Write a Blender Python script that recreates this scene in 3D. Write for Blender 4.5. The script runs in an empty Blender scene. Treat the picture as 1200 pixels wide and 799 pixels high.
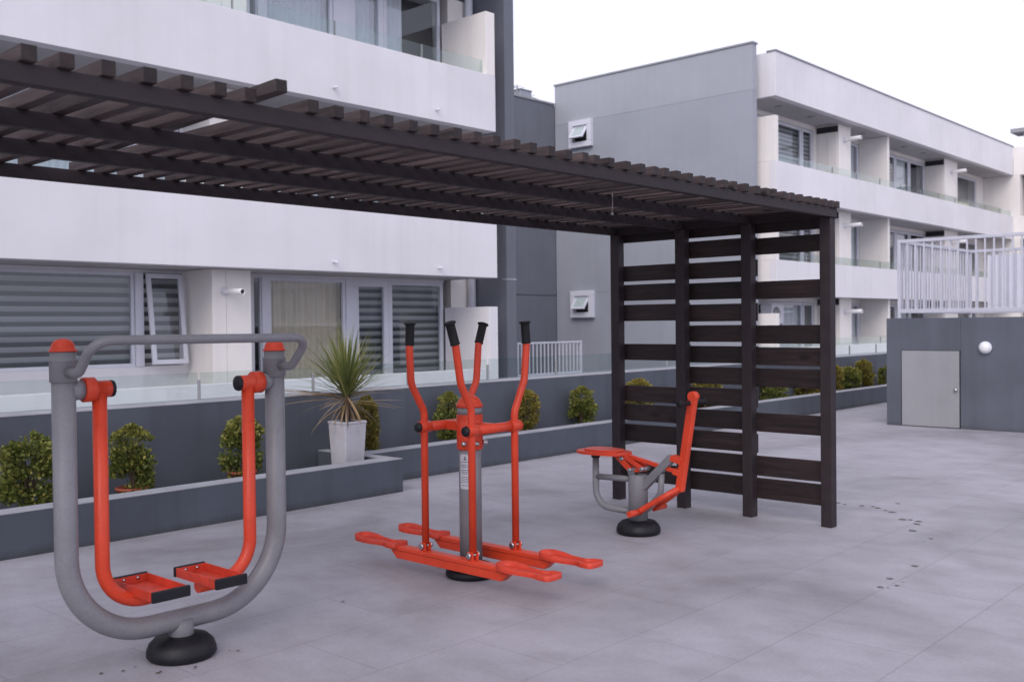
import bpy, bmesh, math, random
from mathutils import Vector, Matrix, noise
random.seed(7)
PI = math.pi
sc = bpy.context.scene
COL = sc.collection

# ------------------------------------------------------------------ helpers
def V(*a): return Vector(a)

class MB:
    """collects shapes in world coordinates; build() links them as ONE mesh object"""
    def __init__(s): s.bm = bmesh.new(); s.mi = 0
    def _fin(s, faces, smooth=False):
        for f in faces:
            f.material_index = s.mi; f.smooth = smooth
    def box(s, x0, x1, y0, y1, z0, z1, bev=0.0, mat=None):
        ps = [(x, y, z) for z in (z0, z1) for y in (y0, y1) for x in (x0, x1)]
        return s.hexa(ps, bev, mat)
    def hexa(s, ps, bev=0.0, mat=None):
        vs = [s.bm.verts.new(p) for p in ps]
        if mat is not None:
            for v in vs: v.co = mat @ v.co
        idx = [(0,2,3,1),(4,5,7,6),(0,1,5,4),(2,6,7,3),(0,4,6,2),(1,3,7,5)]
        fs = [s.bm.faces.new([vs[i] for i in q]) for q in idx]
        s._fin(fs)
        if bev > 0:
            es = list({e for f in fs for e in f.edges})
            r = bmesh.ops.bevel(s.bm, geom=es, offset=bev, segments=2, affect='EDGES', profile=.5)
            s._fin(r['faces'])
        return s
    def bar(s, a, b, w, h, bev=0.0, up=(0,0,1)):
        """rectangular bar from a to b, w across, h along up"""
        a, b = Vector(a), Vector(b); d = b-a; L = d.length; d.normalize()
        up = Vector(up); sx = d.cross(up)
        if sx.length < 1e-4: sx = d.cross(V(1,0,0))
        sx.normalize(); u = sx.cross(d)
        m = Matrix((( sx.x, d.x, u.x, a.x),(sx.y, d.y, u.y, a.y),(sx.z, d.z, u.z, a.z),(0,0,0,1)))
        return s.box(-w/2, w/2, 0, L, -h/2, h/2, bev, m)
    def tube(s, pts, r, n=16, caps=True, r_end=None):
        pts = [Vector(p) for p in pts]
        rs = r if isinstance(r, (list, tuple)) else [r]*len(pts)
        tang = []
        for i in range(len(pts)):
            a = pts[max(0,i-1)]; b = pts[min(len(pts)-1,i+1)]
            tang.append((b-a).normalized())
        t = tang[0]
        u = t.cross(V(0,0,1))
        if u.length < 1e-3: u = t.cross(V(1,0,0))
        u.normalize(); rings = []
        for i, p in enumerate(pts):
            t = tang[i]; u = (u - t*u.dot(t)).normalized(); w = t.cross(u)
            rings.append([s.bm.verts.new(p + (u*math.cos(2*PI*k/n)+w*math.sin(2*PI*k/n))*rs[i]) for k in range(n)])
        fs = []
        for i in range(len(rings)-1):
            for k in range(n):
                fs.append(s.bm.faces.new((rings[i][k], rings[i][(k+1)%n], rings[i+1][(k+1)%n], rings[i+1][k])))
        s._fin(fs, True)
        if caps:
            s._fin([s.bm.faces.new(rings[0][::-1]), s.bm.faces.new(rings[-1])])
        return s
    def cyl(s, a, b, r, n=20): return s.tube([a, b], r, n)
    def lathe(s, prof, c, axis=(0,0,1), n=28, smooth=True):
        """profile [(radius, height)] about an axis through c"""
        ax = Vector(axis).normalized(); u = ax.cross(V(0,0,1))
        if u.length < 1e-3: u = V(1,0,0)
        u.normalize(); w = ax.cross(u); c = Vector(c); rings = []
        for r, h in prof:
            if r < 1e-5: rings.append([s.bm.verts.new(c+ax*h)])
            else: rings.append([s.bm.verts.new(c+ax*h+(u*math.cos(2*PI*k/n)+w*math.sin(2*PI*k/n))*r) for k in range(n)])
        fs = []
        for i in range(len(rings)-1):
            A, B = rings[i], rings[i+1]
            for k in range(n):
                k2 = (k+1) % n
                q = [A[k%len(A)], A[k2%len(A)], B[k2%len(B)], B[k%len(B)]]
                q = list(dict.fromkeys(q))
                if len(q) > 2: fs.append(s.bm.faces.new(q))
        s._fin(fs, smooth)
        for R, rev in ((rings[0], True), (rings[-1], False)):
            if len(R) > 2: s._fin([s.bm.faces.new(R[::-1] if rev else R)])
        return s
    def poly(s, pts): 
        f = s.bm.faces.new([s.bm.verts.new(p) for p in pts]); s._fin([f]); return s
    def prism(s, outline, z0, z1, bev=0.0):
        """outline [(x,y)] extruded between z0 and z1"""
        a = [s.bm.verts.new((x,y,z0)) for x,y in outline]; b = [s.bm.verts.new((x,y,z1)) for x,y in outline]
        n = len(a); fs = [s.bm.faces.new(a[::-1]), s.bm.faces.new(b)]
        for k in range(n): fs.append(s.bm.faces.new((a[k], a[(k+1)%n], b[(k+1)%n], b[k])))
        s._fin(fs)
        if bev:
            es = list({e for f in fs[:2] for e in f.edges})
            r = bmesh.ops.bevel(s.bm, geom=es, offset=bev, segments=2, affect='EDGES', profile=.5); s._fin(r['faces'])
        return s
    def build(s, name, mats, parent=None, loc=None):
        if not isinstance(mats, (list, tuple)): mats = [mats]
        off = Vector(loc) if loc is not None else V(0,0,0)
        p = parent
        while p is not None: off = off + p.location; p = p.parent
        bmesh.ops.recalc_face_normals(s.bm, faces=s.bm.faces[:])
        bmesh.ops.translate(s.bm, verts=s.bm.verts[:], vec=-off)
        me = bpy.data.meshes.new(name); s.bm.to_mesh(me); s.bm.free()
        for m in mats: me.materials.append(m)
        o = bpy.data.objects.new(name, me); COL.objects.link(o)
        if loc is not None: o.location = loc
        if parent is not None: o.parent = parent
        return o

def fillet(pts, r, n=8):
    """polyline with rounded corners"""
    P = [Vector(p) for p in pts]; out = [P[0]]
    rs = r if isinstance(r, (list,tuple)) else [r]*(len(P)-2)
    for i in range(1, len(P)-1):
        a, b, c = P[i-1], P[i], P[i+1]; rr = rs[i-1]
        d1 = (a-b).normalized(); d2 = (c-b).normalized()
        ang = d1.angle(d2)
        if ang > PI-.02: out.append(b); continue
        t = min(rr/math.tan(ang/2), (a-b).length*.49 if i>1 else (a-b).length*.98, (c-b).length*.49 if i<len(P)-2 else (c-b).length*.98)
        R = t*math.tan(ang/2); bis = (d1+d2).normalized(); cen = b + bis*(R/math.sin(ang/2))
        s, e = b+d1*t-cen, b+d2*t-cen
        tot = s.angle(e); ax = s.cross(e).normalized()
        for k in range(n+1): out.append(cen + Matrix.Rotation(tot*k/n, 3, ax) @ s)
    out.append(P[-1]); return out

def tag(o, label=None, cat=None, group=None, kind=None):
    if label: o['label'] = label
    if cat: o['category'] = cat
    if group: o['group'] = group
    if kind: o['kind'] = kind
    return o
def thing(name, label, cat, loc=(0,0,0), group=None):
    o = bpy.data.objects.new(name, None); COL.objects.link(o); o.location = loc
    o.empty_display_size = .2
    return tag(o, label, cat, group)
def copy_tree(o, parent=None):
    c = o.copy(); COL.objects.link(c); c.parent = parent
    for ch in [x for x in COL.objects if x.parent == o]: copy_tree(ch, c)
    return c

# ------------------------------------------------------------------ materials
def nt(name):
    m = bpy.data.materials.new(name); m.use_nodes = True
    t = m.node_tree; t.nodes.clear()
    out = t.nodes.new('ShaderNodeOutputMaterial'); return m, t, out
def nd(t, typ, **k):
    n = t.nodes.new(typ)
    for a, b in k.items():
        if a in n.inputs.keys(): n.inputs[a].default_value = b
        else: setattr(n, a, b)
    return n
def col(c): return (*c, 1.0)
def ramp(t, stops, interp='LINEAR'):
    r = t.nodes.new('ShaderNodeValToRGB'); r.color_ramp.interpolation = interp
    e = r.color_ramp.elements
    while len(e) > 1: e.remove(e[0])
    e[0].position, e[0].color = stops[0][0], col(stops[0][1]) if len(stops[0][1])==3 else stops[0][1]
    for p, c in stops[1:]:
        x = e.new(p); x.color = col(c) if len(c)==3 else c
    return r
def pmat(name, base, rough=.6, var=.12, scale=3.0, fine=60.0, bump=.15, metallic=0.0, spec=.5, coat=0.0, stretch=(1,1,1), streak=0.0, dirt=None, foot=None):
    m, t, out = nt(name); L = t.links.new
    b = nd(t, 'ShaderNodeBsdfPrincipled'); b.inputs['Roughness'].default_value = rough
    b.inputs['Metallic'].default_value = metallic; b.inputs['Specular IOR Level'].default_value = spec
    b.inputs['Coat Weight'].default_value = coat; b.inputs['Coat Roughness'].default_value = .15
    tc = nd(t, 'ShaderNodeTexCoord'); mp = nd(t, 'ShaderNodeMapping'); mp.inputs['Scale'].default_value = stretch
    L(tc.outputs['Object'], mp.inputs['Vector'])
    n1 = nd(t, 'ShaderNodeTexNoise', Scale=scale, Detail=6.0, Roughness=.6)
    n2 = nd(t, 'ShaderNodeTexNoise', Scale=fine, Detail=3.0)
    L(mp.outputs[0], n1.inputs['Vector']); L(mp.outputs[0], n2.inputs['Vector'])
    lo = tuple(max(0,c*(1-var)) for c in base); hi = tuple(min(1,c*(1+var)) for c in base)
    r = ramp(t, [(.3, lo), (.7, hi)]); L(n1.outputs['Fac'], r.inputs['Fac'])
    cur = r.outputs['Color']
    r2 = ramp(t, [(.35, (1-var*.6,)*3), (.65, (1,1,1))]); L(n2.outputs['Fac'], r2.inputs['Fac'])
    mx = nd(t, 'ShaderNodeMix', data_type='RGBA', blend_type='MULTIPLY'); mx.inputs[0].default_value = 1
    L(cur, mx.inputs[6]); L(r2.outputs['Color'], mx.inputs[7]); cur = mx.outputs[2]
    if streak > 0:   # rain streaks down the wall: stretched noise
        mp2 = nd(t, 'ShaderNodeMapping'); mp2.inputs['Scale'].default_value = (5, 5, .22); L(tc.outputs['Object'], mp2.inputs['Vector'])
        n3 = nd(t, 'ShaderNodeTexNoise', Scale=1.0, Detail=5.0); L(mp2.outputs[0], n3.inputs['Vector'])
        r3 = ramp(t, [(.5, (1,1,1)), (.72, (1-streak,)*3)]); L(n3.outputs['Fac'], r3.inputs['Fac'])
        m3 = nd(t, 'ShaderNodeMix', data_type='RGBA', blend_type='MULTIPLY'); m3.inputs[0].default_value = 1
        L(cur, m3.inputs[6]); L(r3.outputs['Color'], m3.inputs[7]); cur = m3.outputs[2]
    if dirt:         # worn / dirty spots: (colour, threshold, scale)
        n4 = nd(t, 'ShaderNodeTexNoise', Scale=dirt[2], Detail=8.0, Roughness=.7); L(tc.outputs['Object'], n4.inputs['Vector'])
        r4 = ramp(t, [(dirt[1], (0,0,0)), (dirt[1]+.03, (1,1,1))]); L(n4.outputs['Fac'], r4.inputs['Fac'])
        m4 = nd(t, 'ShaderNodeMix', data_type='RGBA'); L(r4.outputs['Color'], m4.inputs[0])
        L(cur, m4.inputs[6]); m4.inputs[7].default_value = col(dirt[0]); cur = m4.outputs[2]
    if foot:         # uneven darker band along the foot of a wall: (colour, height)
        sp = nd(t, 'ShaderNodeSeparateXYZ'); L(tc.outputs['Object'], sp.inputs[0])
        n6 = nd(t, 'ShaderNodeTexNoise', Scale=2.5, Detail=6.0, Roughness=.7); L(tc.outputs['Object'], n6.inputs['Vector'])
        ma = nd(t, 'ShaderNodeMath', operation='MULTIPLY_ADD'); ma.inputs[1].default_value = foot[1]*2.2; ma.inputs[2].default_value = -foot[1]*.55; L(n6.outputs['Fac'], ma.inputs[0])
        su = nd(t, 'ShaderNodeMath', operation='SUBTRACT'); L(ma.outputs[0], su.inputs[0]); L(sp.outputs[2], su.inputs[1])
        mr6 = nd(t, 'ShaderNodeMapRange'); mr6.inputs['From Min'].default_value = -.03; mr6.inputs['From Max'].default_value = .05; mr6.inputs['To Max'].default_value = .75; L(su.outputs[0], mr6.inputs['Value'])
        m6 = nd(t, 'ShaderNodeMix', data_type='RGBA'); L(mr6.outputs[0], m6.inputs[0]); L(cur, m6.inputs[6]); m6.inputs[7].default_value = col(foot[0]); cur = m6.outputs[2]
    L(cur, b.inputs['Base Color'])
    rr = nd(t, 'ShaderNodeMapRange'); rr.inputs['To Min'].default_value = max(.03,rough-.08); rr.inputs['To Max'].default_value = min(1,rough+.1)
    L(n1.outputs['Fac'], rr.inputs['Value']); L(rr.outputs[0], b.inputs['Roughness'])
    if bump:
        bp = nd(t, 'ShaderNodeBump', Strength=bump, Distance=.004); L(n2.outputs['Fac'], bp.inputs['Height']); L(bp.outputs[0], b.inputs['Normal'])
    L(b.outputs[0], out.inputs[0]); return m

M = {}
M['red']   = pmat('red_paint', (.62,.056,.022), .34, .14, 4, 90, .06, spec=.35, dirt=((.24,.035,.025), .66, 24))
M['redworn'] = pmat('worn_red_paint', (.58,.052,.026), .5, .2, 9, 60, .15, spec=.35, dirt=((.33,.07,.05), .63, 26))
M['grey']  = pmat('grey_paint', (.205,.205,.22), .38, .14, 3, 70, .08, spec=.35, dirt=((.085,.083,.085), .67, 18))
M['rubber']= pmat('black_rubber', (.0075,.008,.011), .5, .3, 8, 120, .3, spec=.35, dirt=((.07,.065,.062), .70, 9))
M['grip']  = pmat('black_grip', (.006,.006,.0075), .6, .2, 8, 150, .4, spec=.3)
M['steel'] = pmat('steel_bolt', (.55,.55,.56), .28, .1, 20, 90, .05, metallic=1)
M['sticker'] = pmat('white_sticker', (.50,.50,.54), .45, .1, 12, 80, .0)
M['print'] = pmat('printed_ink', (.08,.08,.10), .5, .1, 12, 80, .0)
M['white'] = pmat('white_render', (.73,.72,.75), .85, .07, .5, 140, .3, spec=.25, streak=.05)
M['cream'] = pmat('warm_white_render', (.80,.77,.74), .85, .05, .8, 140, .2, spec=.25, streak=.05)
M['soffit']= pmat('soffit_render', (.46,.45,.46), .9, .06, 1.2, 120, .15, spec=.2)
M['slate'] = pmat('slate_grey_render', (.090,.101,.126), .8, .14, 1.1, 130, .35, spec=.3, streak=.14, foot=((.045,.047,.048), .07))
M['cap']   = pmat('bare_render_cap', (.31,.315,.345), .9, .16, 3, 90, .4, spec=.2)
M['fin']   = pmat('blue_grey_render', (.15,.161,.19), .8, .08, .9, 130, .2, spec=.3, streak=.10)
M['gable'] = pmat('light_grey_render', (.33,.35,.395), .82, .06, .6, 120, .2, spec=.3, streak=.035)
M['gable_top'] = pmat('pale_grey_render', (.365,.38,.42), .82, .06, .6, 120, .2, spec=.3, streak=.03)
M['slate_pale'] = pmat('pale_slate_render', (.108,.118,.146), .8, .14, 1.1, 130, .35, spec=.3, streak=.12, foot=((.06,.062,.065), .06))
M['coping']= pmat('metal_coping', (.29,.295,.31), .5, .1, 3, 60, .05)
M['frame'] = pmat('white_aluminium', (.66,.67,.74), .4, .05, 3, 80, .03)
M['rail']  = pmat('white_rail_paint', (.50,.505,.57), .45, .07, 6, 80, .06, dirt=((.36,.33,.30), .73, 12))
M['door']  = pmat('grey_steel_door', (.29,.295,.31), .5, .06, 2, 80, .06, streak=.08)
M['soil']  = pmat('planter_soil', (.035,.03,.026), .95, .4, 9, 60, .8)
M['pot']   = pmat('pale_pot', (.50,.49,.53), .7, .08, 6, 90, .1, streak=.08)
M['terracotta'] = pmat('terracotta', (.36,.085,.05), .75, .15, 10, 90, .2)
M['trunk'] = pmat('bark', (.11,.075,.055), .9, .35, 14, 60, .9, stretch=(1,1,3))
M['lampglass'] = pmat('opal_lamp', (.78,.78,.80), .25, .03, 3, 60, .0)
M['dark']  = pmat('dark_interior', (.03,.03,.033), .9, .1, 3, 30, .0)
M['yellow']= pmat('pale_yellow_fabric', (.66,.62,.40), .9, .06, 5, 90, .1)
M['leaf_litter'] = pmat('dry_leaf', (.10,.075,.05), .9, .4, 30, 90, .2)
M['stain'] = pmat('damp_dirt', (.165,.155,.15), .7, .3, 30, 90, .2)
M['rust'] = pmat('brown_wire', (.30,.27,.26), .7, .2, 30, 90, .2)

def wood(name, stops):
    m, t, out = nt(name); L = t.links.new
    b = nd(t, 'ShaderNodeBsdfPrincipled'); b.inputs['Specular IOR Level'].default_value = .35
    tc = nd(t, 'ShaderNodeTexCoord'); oi = nd(t, 'ShaderNodeObjectInfo'); ge = nd(t, 'ShaderNodeNewGeometry')
    ad = nd(t, 'ShaderNodeVectorMath', operation='ADD'); sc_ = nd(t, 'ShaderNodeVectorMath', operation='SCALE'); sc_.inputs['Scale'].default_value = 37.0
    cmb = nd(t, 'ShaderNodeCombineXYZ'); L(oi.outputs['Random'], cmb.inputs[0]); L(oi.outputs['Random'], cmb.inputs[2])
    L(cmb.outputs[0], sc_.inputs[0]); L(tc.outputs['Object'], ad.inputs[0]); L(sc_.outputs[0], ad.inputs[1])
    mp = nd(t, 'ShaderNodeMapping'); mp.inputs['Scale'].default_value = (22, 1.6, 22); L(ad.outputs[0], mp.inputs[0])
    n = nd(t, 'ShaderNodeTexNoise', Scale=1.6, Detail=6.0, Roughness=.65, Distortion=.6); L(mp.outputs[0], n.inputs['Vector'])
    r = ramp(t, [(.3, stops[0]), (.55, stops[1]), (.75, stops[2])]); L(n.outputs['Fac'], r.inputs['Fac'])
    vo = nd(t, 'ShaderNodeTexVoronoi', Scale=2.2); mp3 = nd(t, 'ShaderNodeMapping'); mp3.inputs['Scale'].default_value = (1, .8, 2.2)
    L(ad.outputs[0], mp3.inputs[0]); L(mp3.outputs[0], vo.inputs['Vector'])
    rk = ramp(t, [(.06, (.25,.25,.25)), (.13, (1,1,1))]); L(vo.outputs['Distance'], rk.inputs['Fac'])
    mx = nd(t, 'ShaderNodeMix', data_type='RGBA', blend_type='MULTIPLY'); mx.inputs[0].default_value = 1
    L(r.outputs['Color'], mx.inputs[6]); L(rk.outputs['Color'], mx.inputs[7])
    hv = nd(t, 'ShaderNodeHueSaturation'); vr = nd(t, 'ShaderNodeMapRange'); vr.inputs['To Min'].default_value = .75; vr.inputs['To Max'].default_value = 1.45
    L(oi.outputs['Random'], vr.inputs['Value']); L(vr.outputs[0], hv.inputs['Value']); L(mx.outputs[2], hv.inputs['Color'])
    L(hv.outputs[0], b.inputs['Base Color']); b.inputs['Roughness'].default_value = .55
    bp = nd(t, 'ShaderNodeBump', Strength=.35, Distance=.004); L(n.outputs['Fac'], bp.inputs['Height']); L(bp.outputs[0], b.inputs['Normal'])
    L(b.outputs[0], out.inputs[0]); return m
M['wood'] = wood('dark_stained_boards', ((.008,.0055,.006), (.020,.0125,.0125), (.036,.021,.019)))
M['slat'] = wood('weathered_slats', ((.022,.0165,.0165), (.056,.041,.041), (.090,.066,.064)))
M['beam'] = pmat('dark_painted_beam', (.030,.0225,.026), .6, .18, 3, 70, .25, spec=.25, stretch=(.3,3,3))

def glass(name, tint, refl=1.0, rough=.02):
    m, t, out = nt(name); L = t.links.new
    tr = nd(t, 'ShaderNodeBsdfTransparent'); tr.inputs[0].default_value = col(tint)
    gl = nd(t, 'ShaderNodeBsdfGlossy'); gl.inputs['Roughness'].default_value = rough; gl.inputs[0].default_value = (.95,.97,1,1)
    fr = nd(t, 'ShaderNodeLayerWeight'); fr.inputs['Blend'].default_value = .5
    po = nd(t, 'ShaderNodeMath', operation='POWER'); po.inputs[1].default_value = 5.0; L(fr.outputs['Facing'], po.inputs[0])
    mu = nd(t, 'ShaderNodeMath', operation='MULTIPLY_ADD'); mu.inputs[1].default_value = .9; mu.inputs[2].default_value = .045*refl; L(po.outputs[0], mu.inputs[0])
    mx = nd(t, 'ShaderNodeMixShader'); L(mu.outputs[0], mx.inputs[0]); L(tr.outputs[0], mx.inputs[1]); L(gl.outputs[0], mx.inputs[2])
    L(mx.outputs[0], out.inputs[0]); return m
M['glass'] = glass('window_glass', (.90,.92,.93), 1.0)
M['frosted'] = pmat('frosted_pane', (.42,.50,.50), .25, .05, 8, 60, .0)
M['rail_glass'] = glass('balustrade_glass', (.90,.945,.935), .8)

def blind():
    """roller blind woven in light and dark horizontal bands"""
    m, t, out = nt('banded_blind'); L = t.links.new
    b = nd(t, 'ShaderNodeBsdfPrincipled', Roughness=.9); tc = nd(t, 'ShaderNodeTexCoord'); sp = nd(t, 'ShaderNodeSeparateXYZ')
    L(tc.outputs['Object'], sp.inputs[0])
    mu = nd(t, 'ShaderNodeMath', operation='MULTIPLY'); mu.inputs[1].default_value = 1/.127; L(sp.outputs[2], mu.inputs[0])
    fr = nd(t, 'ShaderNodeMath', operation='FRACT'); L(mu.outputs[0], fr.inputs[0])
    r = ramp(t, [(.0, (.055,.055,.06)), (.38, (.06,.06,.065)), (.52, (.34,.34,.345)), (.93, (.42,.42,.415)), (1., (.055,.055,.06))]); L(fr.outputs[0], r.inputs['Fac'])
    L(r.outputs[0], b.inputs['Base Color']); L(b.outputs[0], out.inputs[0]); return m
M['blind'] = blind()
M['curtain'] = pmat('beige_curtain', (.80,.70,.55), .95, .10, 6, 60, .1, spec=.1, stretch=(3,1,.3))
M['curtain_w'] = pmat('white_curtain', (.84,.85,.88), .95, .08, 6, 60, .1, spec=.1, stretch=(3,1,.3))
M['curtain_y'] = pmat('yellow_curtain', (.58,.50,.30), .95, .08, 6, 60, .1, spec=.1, stretch=(3,1,.3))

def leafmat(name, stops, trans=.25, rough=.5):
    m, t, out = nt(name); L = t.links.new
    ge = nd(t, 'ShaderNodeNewGeometry'); r = ramp(t, stops); L(ge.outputs['Random Per Island'], r.inputs['Fac'])
    at = nd(t, 'ShaderNodeAttribute', attribute_name='tip')
    mx = nd(t, 'ShaderNodeMix', data_type='RGBA'); L(at.outputs['Fac'], mx.inputs[0]); L(r.outputs[0], mx.inputs[6]); mx.inputs[7].default_value = (.34,.28,.06,1)
    b = nd(t, 'ShaderNodeBsdfPrincipled', Roughness=rough); b.inputs['Specular IOR Level'].default_value = .3; L(mx.outputs[2], b.inputs['Base Color'])
    tl = nd(t, 'ShaderNodeBsdfTranslucent'); L(mx.outputs[2], tl.inputs[0])
    ms = nd(t, 'ShaderNodeMixShader'); ms.inputs[0].default_value = trans; L(b.outputs[0], ms.inputs[1]); L(tl.outputs[0], ms.inputs[2])
    L(ms.outputs[0], out.inputs[0]); return m
M['leaf'] = leafmat('shrub_leaf', [(0,(.075,.105,.028)), (.45,(.135,.168,.042)), (.85,(.225,.235,.058)), (1,(.36,.31,.09))])
M['leaf_y'] = leafmat('golden_shrub_leaf', [(0,(.08,.09,.024)), (.5,(.17,.155,.036)), (1,(.32,.235,.055))])
M['palm'] = leafmat('strap_leaf', [(0,(.10,.14,.045)), (.5,(.18,.21,.065)), (1,(.36,.34,.13))], .25)
M['palm_dead'] = leafmat('dead_strap_leaf', [(0,(.07,.045,.035)), (.4,(.22,.15,.09)), (.75,(.42,.29,.14)), (1,(.50,.40,.27))], .15, .7)

def paving():
    m, t, out = nt('stone_paving'); L = t.links.new
    b = nd(t, 'ShaderNodeBsdfPrincipled'); b.inputs['Specular IOR Level'].default_value = .35
    tc = nd(t, 'ShaderNodeTexCoord')
    br = nd(t, 'ShaderNodeTexBrick'); br.offset = .5; br.inputs['Scale'].default_value = 1
    br.inputs['Brick Width'].default_value = 1.2; br.inputs['Row Height'].default_value = .6; br.inputs['Mortar Size'].default_value = .004; br.inputs['Mortar Smooth'].default_value = .3
    br.inputs['Color1'].default_value = (.336,.323,.358,1); br.inputs['Color2'].default_value = (.314,.302,.332,1); br.inputs['Mortar'].default_value = (.262,.252,.277,1)
    L(tc.outputs['Object'], br.inputs['Vector'])
    n1 = nd(t, 'ShaderNodeTexNoise', Scale=.55, Detail=7.0, Roughness=.62, Distortion=.6); L(tc.outputs['Object'], n1.inputs['Vector'])
    r1 = ramp(t, [(.26,(.66,.65,.64)), (.46,(.94,.94,.94)), (.72,(1.17,1.17,1.19))]); L(n1.outputs['Fac'], r1.inputs['Fac'])
    mp = nd(t, 'ShaderNodeMapping'); mp.inputs['Scale'].default_value = (1.5, 1.0, 1); mp.inputs['Rotation'].default_value = (0,0,.5); L(tc.outputs['Object'], mp.inputs[0])
    n2 = nd(t, 'ShaderNodeTexNoise', Scale=2.2, Detail=8.0, Roughness=.65); L(mp.outputs[0], n2.inputs['Vector'])
    r2 = ramp(t, [(.33,(.86,.85,.84)), (.55,(1,1,1)), (.75,(1.07,1.07,1.08))]); L(n2.outputs['Fac'], r2.inputs['Fac'])
    n3 = nd(t, 'ShaderNodeTexNoise', Scale=55., Detail=3.0); L(tc.outputs['Object'], n3.inputs['Vector'])
    r3 = ramp(t, [(.3,(.93,.93,.93)), (.7,(1.04,1.04,1.04))]); L(n3.outputs['Fac'], r3.inputs['Fac'])
    n5 = nd(t, 'ShaderNodeTexNoise', Scale=16., Detail=5.0, Roughness=.7); L(tc.outputs['Object'], n5.inputs['Vector'])
    r5 = ramp(t, [(.66,(1,1,1)), (.74,(.62,.60,.58))]); L(n5.outputs['Fac'], r5.inputs['Fac'])
    cur = br.outputs['Color']
    for r in (r1, r2, r3, r5):
        x = nd(t, 'ShaderNodeMix', data_type='RGBA', blend_type='MULTIPLY'); x.inputs[0].default_value = 1; x.clamp_result = False
        L(cur, x.inputs[6]); L(r.outputs[0], x.inputs[7]); cur = x.outputs[2]
    L(cur, b.inputs['Base Color'])
    mr = nd(t, 'ShaderNodeMapRange'); mr.inputs['To Min'].default_value = .5; mr.inputs['To Max'].default_value = .78; L(n1.outputs['Fac'], mr.inputs['Value']); L(mr.outputs[0], b.inputs['Roughness'])
    ih = nd(t, 'ShaderNodeMath', operation='SUBTRACT'); ih.inputs[0].default_value = 1; L(br.outputs['Fac'], ih.inputs[1])
    bp = nd(t, 'ShaderNodeBump', Strength=.35, Distance=.003); L(ih.outputs[0], bp.inputs['Height'])
    bp2 = nd(t, 'ShaderNodeBump', Strength=.12, Distance=.003); L(n3.outputs['Fac'], bp2.inputs['Height']); L(bp.outputs[0], bp2.inputs['Normal']); L(bp2.outputs[0], b.inputs['Normal'])
    L(b.outputs[0], out.inputs[0]); return m
M['paving'] = paving()

# ------------------------------------------------------------------ ground
g = MB(); g.poly([(-300,-300,0),(300,-300,0),(300,300,0),(-300,300,0)])
g.mi = 1
def blob(x, y, rx, ry, z=.004, seed=0):
    rnd = random.Random(seed); n = 14; pts = []
    for k in range(n):
        a = 2*PI*k/n; q = 1+.35*(rnd.random()-.5)*2
        pts.append((x+rx*q*math.cos(a), y+ry*q*math.sin(a), z))
    g.poly(pts)
STAINS = [(8.441, 3.836, 0.018, 0.022), (8.399, 3.755, 0.014, 0.016), (8.432, 3.616, 0.018, 0.021), (8.452, 3.526, 0.018, 0.021), (8.42, 3.468, 0.022, 0.026), (8.346, 3.372, 0.013, 0.015), (8.302, 3.304, 0.026, 0.031), (8.724, 3.418, 0.018, 0.021), (8.053, 3.115, 0.029, 0.034), (8.074, 3.061, 0.017, 0.02), (8.047, 2.984, 0.021, 0.024), (7.937, 2.956, 0.024, 0.029), (7.67, 2.896, 0.028, 0.033), (7.469, 2.683, 0.015, 0.018), (7.319, 2.684, 0.007, 0.009), (6.568, 2.464, 0.02, 0.024), (6.144, 2.458, 0.019, 0.023), (5.91, 2.421, 0.016, 0.018), (6.011, 2.363, 0.012, 0.015), (6.116, 2.362, 0.006, 0.007), (5.92, 2.379, 0.006, 0.007), (6.424, 2.356, 0.005, 0.006)]
for i, (x, y, r1, r2) in enumerate(STAINS): blob(x, y, r1, r2, .004, i)
tag(g.build('pavement', [M['paving'], M['stain']]), kind='structure')

# ------------------------------------------------------------------ planters and the low wall behind them
def planter(label, x0, x1, y0, yb, endwall, capw):
    t = thing('planter', label, 'planter', (x0, y0, 0), 'planters along the low wall')
    w = MB(); w.box(x0, x1, y0, y0+capw, 0, .314)
    if endwall: w.box(x1-.125, x1, y0+capw+.001, yb-.002, 0, .314)
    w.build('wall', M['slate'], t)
    c = MB(); c.box(x0, x1, y0-.002, y0+capw, .3145, .325, .004)
    if endwall: c.box(x1-.125, x1+.002, y0+capw+.001, yb, .3145, .325, .003)
    c.build('cap', M['cap'], t)
    s = MB(); xe = x1-.126 if endwall else x1
    nx = 60; ny = 4; ya, ye = y0+capw+.001, 8.499
    vs = [[s.bm.verts.new((x0+(xe-x0)*i/nx, ya+(ye-ya)*j/ny, .140+.025*noise.noise((i*.7, j*.9, x0)))) for j in range(ny+1)] for i in range(nx+1)]
    for i in range(nx):
        for j in range(ny): s.bm.faces.new((vs[i][j], vs[i+1][j], vs[i+1][j+1], vs[i][j+1]))
    s._fin(s.bm.faces[:], True)
    s.build('soil', M['soil'], t)
    return t
planter('wider slate grey planter in front on the left, its end wall beside the white pot', -6, 6.42, 7.32, 8.5, True, .2)
planter('narrow long slate grey planter running back behind the slatted screen', 6.422, 27, 7.85, 8.5, False, .2)
t = thing('low_wall', 'long slate grey low wall with a pale top behind the planters', 'wall', (9, 8.5, 0))
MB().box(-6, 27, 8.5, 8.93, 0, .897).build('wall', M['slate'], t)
MB().box(-6, 27, 8.497, 8.93, .898, .908, .003).build('cap', M['cap'], t)

# glass balustrade on the low wall
t = thing('glass_balustrade', 'clear frameless glass balustrade standing on the low slate wall', 'balustrade', (9, 8.84, .908))
x = -5.7
k = 0
while x < 26.5:
    MB().box(x+.012, x+1.34, 8.835, 8.845, .909, 1.172).build('panel', M['rail_glass'], t)
    MB().box(x-.010, x+.010, 8.825, 8.855, .9085, 1.10, .002).build('post', M['coping'], t)
    x += 1.355; k += 1

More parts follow.
